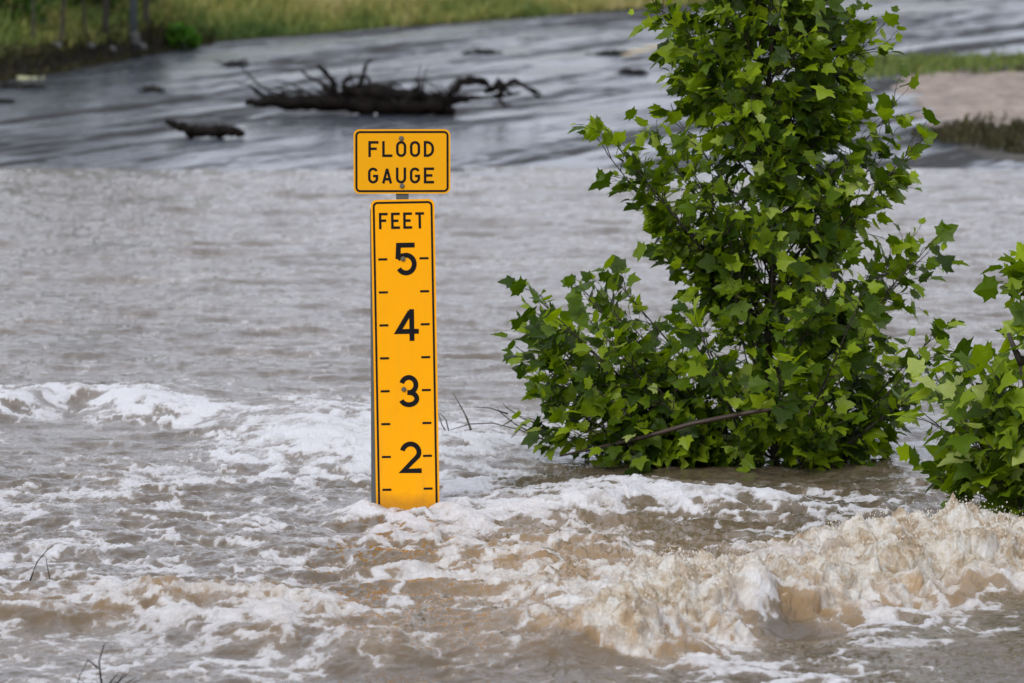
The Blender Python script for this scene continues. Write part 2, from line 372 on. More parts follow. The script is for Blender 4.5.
# crests lean downstream and lumps spread sideways, so the breaker overhangs
lean = np.clip(h - 0.06, 0, 1)
def boxb(a, n, ax):
    for _ in range(2):
        p = [(0, 0), (0, 0)]; p[ax] = (n + 1, n); c = np.cumsum(np.pad(a, p, mode='edge'), ax)
        a = (c[2 * n + 1:] - c[:-2 * n - 1]) / (2 * n + 1) if ax == 0 else (c[:, 2 * n + 1:] - c[:, :-2 * n - 1]) / (2 * n + 1)
    return a
hsm = boxb(boxb(h, 9, 0), 22, 1)
hy = np.gradient(hsm, axis=0) / np.gradient(Y, axis=0); hx = np.gradient(hsm, axis=1) / np.maximum(np.gradient(X, axis=1), 1e-4)
hy = np.clip(hy, -1.1, 1.1); hx = np.clip(hx, -.8, .8); nl = np.sqrt(1 + hx * hx + hy * hy)
Yd = Y - boxb(boxb(lean, 9, 0), 22, 1) * 0.35 - boil * hy / nl - turb * 0.022 * pn(X * 9, Y * 7, 71); Xd = X - boil * hx / nl + turb * 0.022 * pn(X * 8, Y * 7, 73)
h = h + boil / nl
print('water verts', X.size)

k = NT('muddy_water')
v = k.coord(); vs_ = k.coord((1, 0.65, 1))
foam_a, turb_a, tan_a = k.attr('foam'), k.attr('turb'), k.attr('tan')
nf = k.noise(38, vs_, 5, 0.7); nf2 = k.noise(11, vs_, 4, 0.6, 0.5)
f0 = k.math('ADD', foam_a, k.math('ADD', k.math('MULTIPLY', k.math('SUBTRACT', nf, 0.5), 0.38), k.math('MULTIPLY', k.math('SUBTRACT', nf2, 0.5), 0.45)))
fm = k.ramp(f0, [(0.0, 0.0), (0.07, 0.45), (0.20, 0.80), (0.36, 1.0)])
thin = k.rng(f0, -0.30, 0.10, 0, 0.35)
body = k.mix(k.noise(1.3, v, 3), (0.065, 0.050, 0.034), (0.125, 0.092, 0.058))
body = k.mix(tan_a, body, (0.34, 0.215, 0.095))
body = k.mix(thin, body, (0.36, 0.31, 0.26))
bwater = k.bump(k.noise(7, k.coord((1, 1.9, 1)), 5, 0.6), 0.5, 0.025)
water = k.pr(body, k.rng(fm, 0, 1, 0.06, 0.4), ior=1.333, normal=bwater)
nwhite = k.noise(70, v, 4, 0.7)
fc = k.mix(nwhite, (0.50, 0.49, 0.50), (0.82, 0.82, 0.84))
tn = k.noise(8.5, v, 8, 0.74, 0.4)
tanc = k.ramp(tn, [(0.36, (0.30, 0.20, 0.10)), (0.46, (0.50, 0.385, 0.25)), (0.54, (0.72, 0.66, 0.56)), (0.61, (0.79, 0.76, 0.70))])
fc = k.mix(k.math('MULTIPLY', tan_a, 0.95), fc, tanc)
foamsh = k.pr(fc, 0.55, spec=0.4, normal=k.bump(k.noise(28, v, 6, 0.75), k.rng(turb_a, 0, 1, 0.75, 1.0), 0.03))
M_water = k.done(k.mixsh(fm, water, foamsh))
o = grid_mesh('water', Xd, Yd, h, M_water, {'foam': foam, 'turb': turb, 'tan': tan}); tag(o, kind='structure')

# flying drops and torn shreds above the breakers
M_spray = mat_simple('spray_foam', (0.66, 0.60, 0.52), 0.35, var=0.15, scale=40)
mb = MB()
sel = np.argwhere((turb > 0.55) & (h > 0.10) & (np.abs(X) < 2.6) & (Y < 26) & (Y > 20))
ico = [(0, 0, 1), (0.89, 0, 0.45), (0.28, 0.85, 0.45), (-0.72, 0.53, 0.45), (-0.72, -0.53, 0.45), (0.28, -0.85, 0.45), (0.72, 0.53, -0.45), (-0.28, 0.85, -0.45), (-0.89, 0, -0.45), (-0.28, -0.85, -0.45), (0.72, -0.53, -0.45), (0, 0, -1)]
icf = [(0, 1, 2), (0, 2, 3), (0, 3, 4), (0, 4, 5), (0, 5, 1), (1, 6, 2), (2, 7, 3), (3, 8, 4), (4, 9, 5), (5, 10, 1), (2, 6, 7), (3, 7, 8), (4, 8, 9), (5, 9, 10), (1, 10, 6), (6, 11, 7), (7, 11, 8), (8, 11, 9), (9, 11, 10), (10, 11, 6)]
for _ in range(2400):
    i, j = sel[random.randrange(len(sel))]
    hh_ = h[i, j]; lift = abs(random.gauss(0, 0.03)) * (0.4 + 2.5 * hh_)
    r = random.choice((0.0010, 0.0013, 0.0017, 0.0023, 0.0034)) * random.uniform(0.7, 1.2)
    c = Vector((Xd[i, j] + random.gauss(0, 0.02), Yd[i, j] - random.random() * 0.06, hh_ + lift))
    st = random.uniform(1, 2.6); ax = random.uniform(-0.8, 0.8)
    mb.add([c + Vector((p[0] * r + ax * p[2] * r * st * 0.5, p[1] * r, p[2] * r * st)) for p in ico], icf)
o = mb.build('water_spray', M_spray, smooth=True); tag(o, 'tan droplets thrown up over the breaking rapids at lower right', 'spray', kind='stuff')

# ------------------------------------------------------------------ flood gauge
M_yel = mat_simple('yellow_sheeting', (0.86, 0.345, 0.001), 0.6, var=0.04, scale=6, spec=0.08)
M_yel2 = mat_simple('yellow_sheeting_aged', (0.74, 0.33, 0.003), 0.6, var=0.05, scale=6, spec=0.10)
def mud_mat(name, col):
    k = NT(name); v = k.coord(); sx = k.n('ShaderNodeSeparateXYZ'); k.t.links.new(v, sx.inputs[0]); z = sx.outputs['Z']
    n = k.noise(9, v, 6, .65); st = k.noise(22, k.coord((1, 1, .12)), 4, .6); sp = k.noise(140, v, 2, .5)
    c = k.mix(n, tuple(x * .94 for x in col), tuple(min(1, x * 1.05) for x in col))
    c = k.mix(k.math('MULTIPLY', k.rng(st, .48, .75, 0, .22), k.rng(z, 1.3, .0, .25, 1)), c, (.40, .22, .04))
    c = k.mix(k.math('MULTIPLY', k.rng(sp, .66, .72, 0, .6), k.rng(z, .55, .05, 0, 1)), c, (.20, .12, .05))
    edge_ = k.math('ADD', z, k.math('MULTIPLY', k.math('SUBTRACT', n, .5), .12))
    c = k.mix(k.rng(edge_, .085, .015, 0, .65), c, (.34, .15, .02))
    return k.done(k.pr(c, k.rng(n, .3, .7, .45, .68), spec=.1))
M_yel = mud_mat('yellow_sheeting_splashed', (0.86, 0.36, 0.001))
M_blk = mat_simple('black_vinyl', (0.006, 0.006, 0.007), 0.5, var=0.1, scale=30, spec=0.12)
M_galv = mat_simple('galvanised_steel', (0.10, 0.11, 0.115), 0.5, 0.5, var=0.25, scale=14)
M_bolt = mat_simple('bolt_steel', (0.16, 0.14, 0.10), 0.45, 0.7, var=0.3, scale=60)
U = 1 / 216.0
LEAN = -R(0.92)
sg_root = empty('flood_gauge', (SB.x, SB.y, 0.0), (0, LEAN, R(1.5)))
tag(sg_root, 'tall yellow flood gauge sign marked in feet standing in the floodwater', 'flood gauge')
def lx(px, py): return (px - (403.0 + (py - 200) * (5.0 / 310))) * U
def lz(py): return (509 - py) * U * 1.0045
def rrect(x0, x1, z0, z1, r, n=6):
    P = []
    for cx, cz, a0 in ((x1 - r, z1 - r, 0), (x0 + r, z1 - r, 90), (x0 + r, z0 + r, 180), (x1 - r, z0 + r, 270)):
        for i in range(n + 1):
            t = R(a0 + 90 * i / n); P.append((cx + r * math.cos(t), cz + r * math.sin(t)))
    return P
def plate(name, x0, x1, z0, z1, r, y0, th, mat, parent):
    P = rrect(x0, x1, z0, z1, r); n = len(P); mb = MB()
    vs = [(x, y0, z) for x, z in P] + [(x, y0 + th, z) for x, z in P]
    mb.add(vs, [tuple(range(n))[::-1], tuple(range(n, 2 * n))] + [(i, (i + 1) % n, n + (i + 1) % n, n + i) for i in range(n)])
    return mb.build(name, mat, parent)
def ring(name, x0, x1, z0, z1, r, wd, y, parent):
    A = rrect(x0, x1, z0, z1, r); B = rrect(x0 + wd, x1 - wd, z0 + wd, z1 - wd, max(r - wd, 0.003)); n = len(A); mb = MB()
    mb.add([(x, y, z) for x, z in A] + [(x, y, z) for x, z in B], [(i, n + i, n + (i + 1) % n, (i + 1) % n) for i in range(n)])
    return mb.build(name, M_blk, parent)
def arc(cx, cy, rx, ry, a0, a1, n=12): return [(cx + rx * math.cos(R(a0 + (a1 - a0) * i / n)), cy + ry * math.sin(R(a0 + (a1 - a0) * i / n))) for i in range(n + 1)]
def glyph(ch, w_, hgt, t):
    """centre-line strokes of highway lettering; box w_ x hgt, stroke t"""
    q = t / 2; x0, x1, y0, y1 = q, w_ - q, q, hgt - q; m = hgt / 2; rx = (x1 - x0) / 2; cx = w_ / 2
    if ch == 'F': return [[(x0, 0), (x0, hgt)], [(0, y1), (w_, y1)], [(0, m + .02 * hgt), (w_ * .82, m + .02 * hgt)]]
    if ch == 'E': return [[(x0, 0), (x0, hgt)], [(0, y1), (w_, y1)], [(0, m), (w_ * .84, m)], [(0, y0), (w_, y0)]]
    if ch == 'L': return [[(x0, 0), (x0, hgt)], [(0, y0), (w_, y0)]]
    if ch == 'T': return [[(cx, 0), (cx, hgt)], [(0, y1), (w_, y1)]]
    if ch == 'O': return [arc(cx, y1 - rx, rx, rx, 0, 180) + arc(cx, y0 + rx, rx, rx, 180, 360) + [(x1, y1 - rx)]]
    if ch == 'U': return [[(x0, hgt), (x0, y0 + rx)] + arc(cx, y0 + rx, rx, rx, 180, 360)[1:] + [(x1, hgt)]]
    if ch == 'D':
        r = (x1 - x0) * .75
        return [[(x0, 0), (x0, hgt)], [(0, y1), (x1 - r, y1)] + arc(x1 - r, y1 - r, r, r, 90, 0, 8)[1:] + arc(x1 - r, y0 + r, r, r, 0, -90, 8) + [(0, y0)]]
    if ch == 'G': return [arc(cx, y1 - rx, rx, rx, 25, 180) + arc(cx, y0 + rx, rx, rx, 180, 360) + [(x1, m - .02 * hgt)], [(cx, m - .03 * hgt), (w_, m - .03 * hgt)]]
    if ch == 'A': return [[(x0, 0), (cx, hgt - q)], [(x1, 0), (cx, hgt - q)], [(w_ * .2, hgt * .27), (w_ * .8, hgt * .27)]]
    if ch == '5':
        r = (x1 - x0) * .53; cy = y0 + r * 1.02
        return [[(w_ * .92, y1), (x0 + .05 * w_, y1), (x0 + .01 * w_, hgt * .50)] , [(x0 + .00 * w_, hgt * .50), (w_ * .30, hgt * .60)] + arc(cx, cy, rx, r * 1.02, 88, -150, 20)]
    if ch == '4': return [[(w_ * .70, 0), (w_ * .70, hgt)], [(w_ * .70 - q * .6, hgt - q), (x0, hgt * .30), (w_, hgt * .30)]]
    if ch == '3':
        r = hgt * .235; r2 = (hgt - t) / 2 - r
        return [arc(cx, y1 - r, rx * .92, r, 165, -82, 16), arc(cx, y0 + r2, rx, r2, 82, -165, 18), [(w_ * .42, y1 - 2 * r), (w_ * .62, y1 - 2 * r)]]
    if ch == '2':
        r = (x1 - x0) / 2
        return [arc(cx, y1 - r, rx, r, 168, -28, 16) + [(x0 + .04 * w_, y0), (w_, y0)]]
def strokes(mb, ss, ox, oz, t, y):
    for si, pl in enumerate(ss):
        P = [Vector((a, b)) for a, b in pl]; L = []; Rr = []
        for i in range(len(P)):
            d0 = (P[i] - P[i - 1]).normalized() if i else (P[1] - P[0]).normalized()
            d1 = (P[i + 1] - P[i]).normalized() if i < len(P) - 1 else d0
            n0 = Vector((-d0.y, d0.x)); n1 = Vector((-d1.y, d1.x)); m_ = (n0 + n1)
            m_ = m_.normalized() if m_.length > 1e-6 else n0
            s_ = (t / 2) / max(m_.dot(n0), 0.45)
            L.append(P[i] + m_ * s_); Rr.append(P[i] - m_ * s_)
        n = len(P); yy = y - 0.0002 * si
        mb.add([(ox + p.x, yy, oz + p.y) for p in L] + [(ox + p.x, yy, oz + p.y) for p in Rr], [(i, n + i, n + i + 1, i + 1) for i in range(n - 1)])
def word(name, parent, text, px0, px1, pyt, pyb, cw, t, y, axis=None):
    mb = MB(); n = len(text); hgt = (pyb - pyt) * U
    for i, ch in enumerate(text):
        a = px0 + (px1 - px0 - cw) * i / max(n - 1, 1)
        strokes(mb, glyph(ch, cw * U, hgt, t * U), lx(a, (pyt + pyb) / 2) if axis is None else (a - axis) * U, lz(pyb), t * U, y)
    return mb.build(name, M_blk, parent)
def bolt(px, py, y, parent, ax=None):
    x = lx(px, py) if ax is None else (px - ax) * U; z = lz(py); mb = MB()
    mb.tube([(x, y, z), (x, y - 0.004, z), (x, y - 0.0041, z)], [0.0115, 0.0115, 0.010], 14)
    mb.tube([(x, y - 0.004, z), (x, y - 0.011, z)], [0.0075, 0.0065], 6)
    return mb.build('bolt', M_bolt, parent)
# post
mb = MB(); mb.box((-0.000, 0.062, 0.30), (0.058, 0.05, 2.6)); mb.build('post', M_galv, sg_root)
# rear panel, a plain steel board behind the gauge plate that stands a little straighter
mb = MB(); mb.box((lx(402, 355) - 0.002, 0.021, lz(204) / 2 - 0.30), (0.293, 0.026, lz(204) + 0.56), M=Euler((0, R(0.80), 0)).to_matrix()); mb.build('rear_panel', M_galv, sg_root)
# gauge plate
gp = plate('gauge_panel', -0.1475, 0.1475, -0.55, lz(198.8), 0.028, 0.0, 0.004, M_yel, sg_root)
ring('border', -0.1385, 0.1385, -0.54, lz(200.8), 0.022, 0.0095, -0.0010, gp)
word('lettering', gp, 'FEET', 379.4, 424.6, 211.7, 228, 8.8, 2.5, -0.0012)
for ch, px0, px1, pyt, pyb in (('5', 395.6, 417, 241.8, 274.6), ('4', 395.9, 419, 308.3, 340.2), ('3', 398.8, 419.3, 374.2, 406.6), ('2', 400.0, 421.6, 441, 473)):
    mb = MB(); strokes(mb, glyph(ch, (px1 - px0) * U, (pyb - pyt) * U, 4.9 * U), lx(px0, (pyt + pyb) / 2), lz(pyb), 4.9 * U, -0.0012); mb.build('numeral', M_blk, gp)
for i in range(10):
    py = 258 + 33.0 * i
    for s0, s1, dy in ((-25.3, -16.3, 0.2), (16.0, 25.0, -0.2)):
        mb = MB(); z = lz(py + dy); mb.add([(s0 * U, -0.0012, z - 1.1 * U), (s1 * U, -0.0012, z - 1.1 * U), (s1 * U, -0.0012, z + 1.1 * U), (s0 * U, -0.0012, z + 1.1 * U)], [(0, 1, 2, 3)])
        mb.build('tick_mark', M_blk, gp)
bolt(403.4, 258, -0.0015, gp); bolt(404, 388.5, -0.0015, gp)
# title plate
tp_e = plate('title_panel', (354.2 - 402.5) * U, (451 - 402.5) * U, lz(193.5), lz(129.3), 0.028, 0.028, 0.004, M_yel2, sg_root)
ring('border', (356 - 402.5) * U, (449.2 - 402.5) * U, lz(191.9), lz(131), 0.022, 0.0095, 0.0270, tp_e)
word('lettering', tp_e, 'FLOOD', 369.0, 434.6, 140.9, 156.8, 10.2, 2.5, 0.0268, 402.5)
word('lettering', tp_e, 'GAUGE', 368.6, 434.6, 167.3, 183.2, 10.2, 2.5, 0.0268, 402.5)
bolt(402, 138.3, 0.0265, tp_e, 402.5); bolt(402.6, 185.6, 0.0265, tp_e, 402.5)
for c in (tp_e,):
    c.matrix_parent_inverse = Matrix.Rotation(R(0.9), 4, 'Y'); c.location = (lx(402.5, 160) * 1.0 - math.sin(R(0.9)) * lz(160), 0, 0.0)

# ------------------------------------------------------------------ trees
def leaf_mat(name, dark, mid, light, pale):
    k = NT(name); r = k.attr('rnd'); n = k.noise(25, k.coord(), 3)
    c = k.ramp(k.math('ADD', r, k.math('MULTIPLY', k.math('SUBTRACT', n, 0.5), 0.12)), [(0.0, dark), (0.45, mid), (0.86, light), (0.95, pale)])
    tr = k.n('ShaderNodeBsdfTranslucent'); hsv = k.n('ShaderNodeHueSaturation'); k.put(hsv.inputs['Color'], c); hsv.inputs['Saturation'].default_value = 1.15; hsv.inputs['Value'].default_value = 1.7
    k.t.links.new(hsv.outputs[0], tr.inputs[0])
    return k.done(k.mixsh(0.42, k.pr(c, 0.45, spec=0.25), tr.outputs[0]))
M_leaf = leaf_mat('sycamore_leaf', (0.020, 0.044, 0.003), (0.078, 0.135, 0.005), (0.24, 0.33, 0.010), (0.34, 0.40, 0.12))
M_bark = mat_simple('dark_bark', (0.035, 0.028, 0.020), 0.8, var=0.5, scale=30, bump=0.5)
LEAF = [(0, 0), (.20, -.09), (.33, .02), (.50, .03), (.42, .20), (.52, .34), (.61, .53), (.44, .50), (.29, .58), (.22, .76), (0, 1.0)]
def add_leaf(mb, base, tip, nrm, size, r, fold=0.15, curl=0.25):
    t = tip.normalized(); b = nrm.cross(t)
    if b.length < 1e-3: b = Vector((1, 0, 0)).cross(t)
    b.normalize(); n = t.cross(b); n = -n if n.dot(nrm) < 0 else n
    n_ = len(LEAF)
    def P(x, y): return base + (b * x + t * y + n * (abs(x) * fold * 2 - curl * (y * y) - 0.25 * x * x)) * size
    ri = [P(x * random.uniform(.9, 1.1), y) for x, y in LEAF]; le = [P(-x * random.uniform(.9, 1.1), y) for x, y in LEAF]
    le[0] = ri[0]; le[-1] = ri[-1]; mid = P(0, .45)
    o = len(mb.v); mb.v.extend([tuple(p) for p in ri] + [tuple(p) for p in le[1:-1]] + [tuple(mid)]); mb.a.extend([r] * (n_ * 2 - 1))
    R_ = list(range(o, o + n_)); L_ = [o] + list(range(o + n_, o + 2 * n_ - 2)) + [o + n_ - 1]; m = o + 2 * n_ - 2
    for i in range(n_ - 1):
        mb.f.append((m, R_[i], R_[i + 1])); mb.f.append((m, L_[i + 1], L_[i]))
def bez(a, b, c, n): return [a * (1 - t) ** 2 + b * 2 * t * (1 - t) + c * t * t for t in [i / n for i in range(n + 1)]]
def rv(s=1): return Vector((random.gauss(0, s), random.gauss(0, s), random.gauss(0, s)))
def leafy_twig(tw, lf, a, d, ln, leafsize, outw, r0, sp=0.05, rs=(0, 0.9)):
    c = a + d * ln; m = a + d * ln * 0.5 + rv(0.02) + Vector((0, 0, 0.04 * ln)); P = bez(a, m, c, 4)
    tw.tube(P, [r0, r0 * .8, r0 * .6, r0 * .45, r0 * .3], 4)
    n = max(2, int(ln / sp)); s = 1
    for i in range(n):
        t = (i + 1) / n; p = P[min(4, int(t * 4))]; s = -s
        side = d.cross(Vector((0, 0, 1))).normalized() * s
        tipd = (d * (0.6 + t) + side * (1.0 - 0.6 * t) + Vector((0, 0, -0.35)) + rv(0.35)).normalized()
        pet = p + tipd * leafsize * random.uniform(.25, .5)
        tw.tube([p, pet], [0.0016, 0.0012], 3)
        nr = Vector((0, 0, 0.75)) + outw * 0.75 + rv(0.38)
        sz = leafsize * random.uniform(.45, 1.35) * (0.75 + 0.35 * t if t < 0.9 else 0.8)
        add_leaf(lf, pet, tipd, nr, sz, min(1.0, random.uniform(*rs) + (0.08 if random.random() < .15 else 0)))
def make_tree(root, base, top, env, dscale, nb, leafsize, z0, z1, extra=(), low_y=0.0, rs=(0, .9), trunk_r=0.028, twn=(5, 9)):
    """env(z) -> (left radius, right radius). everything in root space"""
    wood = MB(); lf = MB()
    n = 14; TP = [base.lerp(top, i / n) + Vector((0.02 * math.sin(i * 1.3), 0.015 * math.cos(i * 1.7), 0)) for i in range(n + 1)]
    wood.tube(TP, [trunk_r * (1 - 0.85 * i / n) for i in range(n + 1)], 8)
    def tp(t): f = t * n; i = min(n - 1, int(f)); return TP[i].lerp(TP[i + 1], f - i)
    specs = []
    for i in range(nb):
        z = z0 + (z1 - z0) * ((i + 0.5) / nb) ** 0.9; az = i * 2.39996 + random.uniform(-.3, .3)
        l, r = env(z); ca, sa = math.cos(az), math.sin(az)
        rx = r if ca > 0 else l; ry = (l + r) / 2 * dscale
        k_ = random.uniform(0.72, 1.0) if random.random() < 0.72 else random.uniform(0.4, 0.7)
        axis = base.lerp(top, min(1, max(0, z / top.z)))
        tip = Vector((axis.x + ca * rx * k_, axis.y + sa * ry * k_, z)); specs.append(tip)
    ext = [Vector(e) for e in extra]; specs += ext
    for tip in specs:
        hd = math.hypot(tip.x - base.x, tip.y - base.y)
        sz_ = max(0.03, tip.z - hd * random.uniform(0.55, 0.95)) if tip.z > 0.5 else max(0.02, tip.z - hd * 0.35)
        st = tp(min(0.97, sz_ / top.z)); mid = st.lerp(tip, 0.55) + Vector((0, 0, -0.06 * hd)) + rv(0.03)
        P = bez(st, mid, tip, 8); L = sum((P[i + 1] - P[i]).length for i in range(8)); r0 = 0.004 + 0.0045 * L
        wood.tube(P, [r0 * (1 - 0.75 * i / 8) for i in range(9)], 5)
        od = Vector((tip.x - base.x, tip.y - base.y, 0)); od = od.normalized() if od.length > 0.01 else Vector((0, -1, 0))
        nt_ = random.randint(*twn) + (4 if tip in ext else 0)
        for j in range(nt_):
            t = 0.18 + 0.82 * (j + random.random() * .6) / nt_; i = min(7, int(t * 8)); p = P[i].lerp(P[i + 1], t * 8 - i); d0 = (P[i + 1] - P[i]).normalized()
            d = (d0 * 0.8 + rv(0.5) + Vector((0, 0, 0.12)) + od * 0.25).normalized()
            ow = (od + rv(0.25))
            leafy_twig(wood, lf, p, d, random.uniform(.09, .24) * (1.15 - .3 * t), leafsize, ow, 0.0028, leafsize * 0.5, rs)
        leafy_twig(wood, lf, P[-1], (P[-1] - P[-2]).normalized(), random.uniform(.08, .16), leafsize, od, 0.0028, leafsize * 0.5, rs)
    nL = len(lf.v) // 21; print('leaves', nL)
    wood.build('trunk', M_bark, root, smooth=True)
    lf.build('crown', M_leaf, root, attr='rnd')

TB = at_z(772, 458); TS = FPX / (TB.y * math.cos(PITCH) + HC * math.sin(PITCH))
ENVY = [-170, -120, -60, 0, 50, 100, 135, 150, 175, 200, 250, 285, 300, 330, 350, 400, 430, 455]
ENVL = [14, 34, 58, 98, 122, 120, 128, 160, 155, 140, 125, 180, 235, 262, 258, 240, 240, 200]
ENVR = [12, 30, 50, 76, 102, 108, 126, 130, 135, 150, 165, 160, 150, 165, 185, 172, 150, 120]
def env1(z):
    py = 458 - z * TS
    return float(np.interp(py, ENVY, ENVL)) / TS * 0.88, float(np.interp(py, ENVY, ENVR)) / TS * 0.88
tr = empty('sycamore_tree', (TB.x, TB.y, 0)); tag(tr, 'large leafy green sycamore rising from the water right of the gauge', 'tree')
def T1(px, py, dy=0): p = at_y(px, py, TB.y + dy); return (p.x - TB.x, dy, p.z)
ex = [T1(608, 155, -.1), T1(612, 140, -.2), T1(640, 180, .1), T1(537, 330, -.3), T1(530, 355, -.1), T1(545, 305, -.3), T1(590, 300, -.4), T1(560, 345, -.5), T1(540, 375, .1), T1(620, 285, -.2),
      T1(548, 322, 0), T1(560, 320, -.6), T1(600, 330, -.6), T1(575, 375, -.5), T1(560, 365, -.2), T1(545, 345, -.4), T1(590, 350, -.3), T1(620, 345, -.5), T1(580, 400, -.2), T1(560, 410, -.4), T1(630, 380, -.5), T1(640, 400, -.3), T1(550, 395, -.3), T1(600, 425, -.6), T1(548, 428, -.1), T1(560, 440, -.3), T1(580, 435, -.3), T1(610, 400, -.6), T1(655, 5, 0), T1(870, 40, 0), T1(895, 105, .1), T1(915, 145, -.1), T1(915, 265, .0), T1(925, 250, -.1),
      T1(930, 340, -.2), T1(925, 355, -.3), T1(935, 385, 0), T1(905, 400, -.4), T1(860, 300, -.8), T1(700, 330, -.9), T1(780, 380, -.9), T1(820, 430, -.5), T1(870, 425, -.3), T1(690, 440, -.4), T1(640, 430, -.5)]
make_tree(tr, Vector((0, 0, -0.3)), Vector((-0.02, 0.02, 3.05)), env1, 0.72, 125, 0.088, 0.10, 3.1, ex, trunk_r=0.026, twn=(11, 16))

BB = at_z(1074, 524); BS = FPX / (BB.y * math.cos(PITCH) + HC * math.sin(PITCH))
def env2(z):
    py = 524 - z * BS
    return tuple(float(np.interp(py, [250, 330, 350, 380, 420, 460, 490, 524], q)) / BS for q in ([0, 4, 30, 112, 124, 106, 106, 80], [60, 90, 110, 130, 140, 130, 110, 90]))
bu = empty('sycamore_sapling', (BB.x, BB.y, 0)); tag(bu, 'broad-leaved green sapling cut off by the right edge above the rapids', 'tree')
def T2(px, py, dy=0): p = at_y(px, py, BB.y + dy); return (p.x - BB.x, dy, p.z)
ex = [T2(940, 398, -.2), T2(948, 385, -.1), T2(938, 425, -.1), T2(970, 378, -.3), T2(1000, 380, -.2), T2(940, 480, -.1), T2(965, 500, -.1), T2(985, 440, -.4), T2(960, 420, -.4), T2(1036, 300, .1), T2(1034, 325, -.1), T2(1040, 282, .1), T2(1000, 400, -.4), T2(1000, 480, -.3), T2(1010, 510, -.2), T2(975, 512, 0), T2(990, 385, -.4)]
make_tree(bu, Vector((0, 0, -0.3)), Vector((0.03, 0.02, 0.98)), env2, 0.8, 36, 0.112, 0.06, 0.86, ex, trunk_r=0.022, twn=(6, 9), rs=(.1, .97))
mb = MB(); mb.tube([T2(1022, 365, -.1), T2(1015, 350, -.1), T2(1008, 333, -.1)], [0.017, 0.014, 0.008], 7); mb.tube([T2(1022, 365, -.1), T2(1035, 420, 0), (0, 0, 0.1)], [.017, .02, .022], 7); mb.build('limb', M_bark, bu, smooth=True)

# ------------------------------------------------------------------ dead wood and twigs
M_dead = mat_simple('wet_dead_wood', (0.007, 0.005, 0.004), 0.6, var=0.6, scale=18, bump=0.6, spec=0.08)
M_twig = mat_simple('grey_twig', (0.07, 0.055, 0.045), 0.7, var=0.4, scale=30)
def pl(pts, rad, mat, name, parent=None, n=6, mb=None, dep=None, zz=None):
    P = [at_y(x, y, d) for x, y, d in pts]; m_ = mb or MB(); m_.tube(P, rad, n)
    return m_ if mb else m_.build(name, mat, parent, smooth=True)
o = pl([(560, 456, 28.0), (600, 447, 27.9), (645, 437, 27.8), (690, 424, 27.75), (740, 414, 27.7), (790, 406, 27.7), (812, 407, 27.75)], [.005, .009, .012, .013, .012, .011, .007], mat_simple('brown_wood', (0.040, 0.024, 0.015), 0.6, var=0.4, scale=20), 'fallen_branch')
tag(o, 'bare brown branch leaning across the foot of the large sycamore', 'branch')
mb = MB(); D = 28.5
for pts in ([(508, 414), (490, 408), (476, 407)], [(530, 432), (515, 424), (500, 412), (497, 407)], [(545, 440), (520, 430), (505, 426), (492, 423), (470, 424), (450, 430)], [(540, 425), (522, 418), (506, 407), (503, 403)], [(520, 428), (511, 438)], [(512, 420), (500, 427)]):
    mb.tube([at_y(x, y, D + .02 * i) for i, (x, y) in enumerate(pts)], [0.0045] + [0.003] * (len(pts) - 2) + [0.0015], 4)
o = mb.build('dead_twig', M_twig, smooth=True); tag(o, 'spray of thin bare twigs reaching left from the sycamore foot', 'twig', 'twigs poking out of the water')
mb = MB(); D = at_z(473, 437).y
for pts in ([(474, 439), (467, 418), (460, 405), (453, 393)], [(471, 438), (470, 428), (464, 412)]):
    mb.tube([at_y(x, y, D) for x, y in pts], [0.006, 0.004, 0.003, 0.0015][:len(pts)], 4)
p = at_y(473, 436, D); mb.tube([p + Vector((-.02, 0, -.03)), p, p + Vector((0.01, 0, .02))], [.02, .02, .006], 6)
o = mb.build('dead_twig', M_twig, smooth=True); tag(o, 'thin upright twig on a dark knob just right of the gauge', 'twig', 'twigs poking out of the water')
mb = MB(); D = at_z(450, 438).y
for pts in ([(451, 440), (442, 425), (438, 412)], [(451, 440), (446, 420), (440, 413)]):
    mb.tube([at_y(x, y, D) for x, y in pts], [0.004, 0.003, 0.0015], 4)
o = mb.build('dead_twig', M_twig, smooth=True); tag(o, 'forked twig touching the right edge of the gauge plate', 'twig', 'twigs poking out of the water')
mb = MB(); D = at_z(30, 580).y
for pts in ([(30, 581), (37, 562), (48, 549), (54, 545)], [(51, 600), (50, 580), (47, 565), (46, 556)]):
    mb.tube([at_y(x, y, D) for x, y in pts], [0.004, 0.003, 0.002, 0.001], 4)
o = mb.build('dead_twig', M_twig, smooth=True); tag(o, 'pair of hair-thin stems standing in the foam at far left', 'twig', 'twigs poking out of the water')
mb = MB(); p0 = at_z(106, 690)
for i in range(70):
    a = random.uniform(0, 6.28); l = random.uniform(.04, .16); d = Vector((math.cos(a) * .8, math.sin(a) * .5, random.uniform(.4, 1.1)))
    q = p0 + Vector((random.gauss(0, .02), random.gauss(0, .02), -0.05)); mb.tube([q, q + d * l * .6, q + d * l + Vector((0, 0, -.02))], [.0035, .002, .0008], 4)
for pts in ([(102, 690), (99, 662), (104, 645), (108, 642)], [(98, 668), (88, 660), (80, 675), (77, 685)]):
    mb.tube([at_y(x, y, p0.y) for x, y in pts], [0.004, 0.003, 0.002, 0.001], 4)
o = mb.build('dry_tuft', M_dead); tag(o, 'dark tuft of dry stems in the water at the bottom left', 'plant')

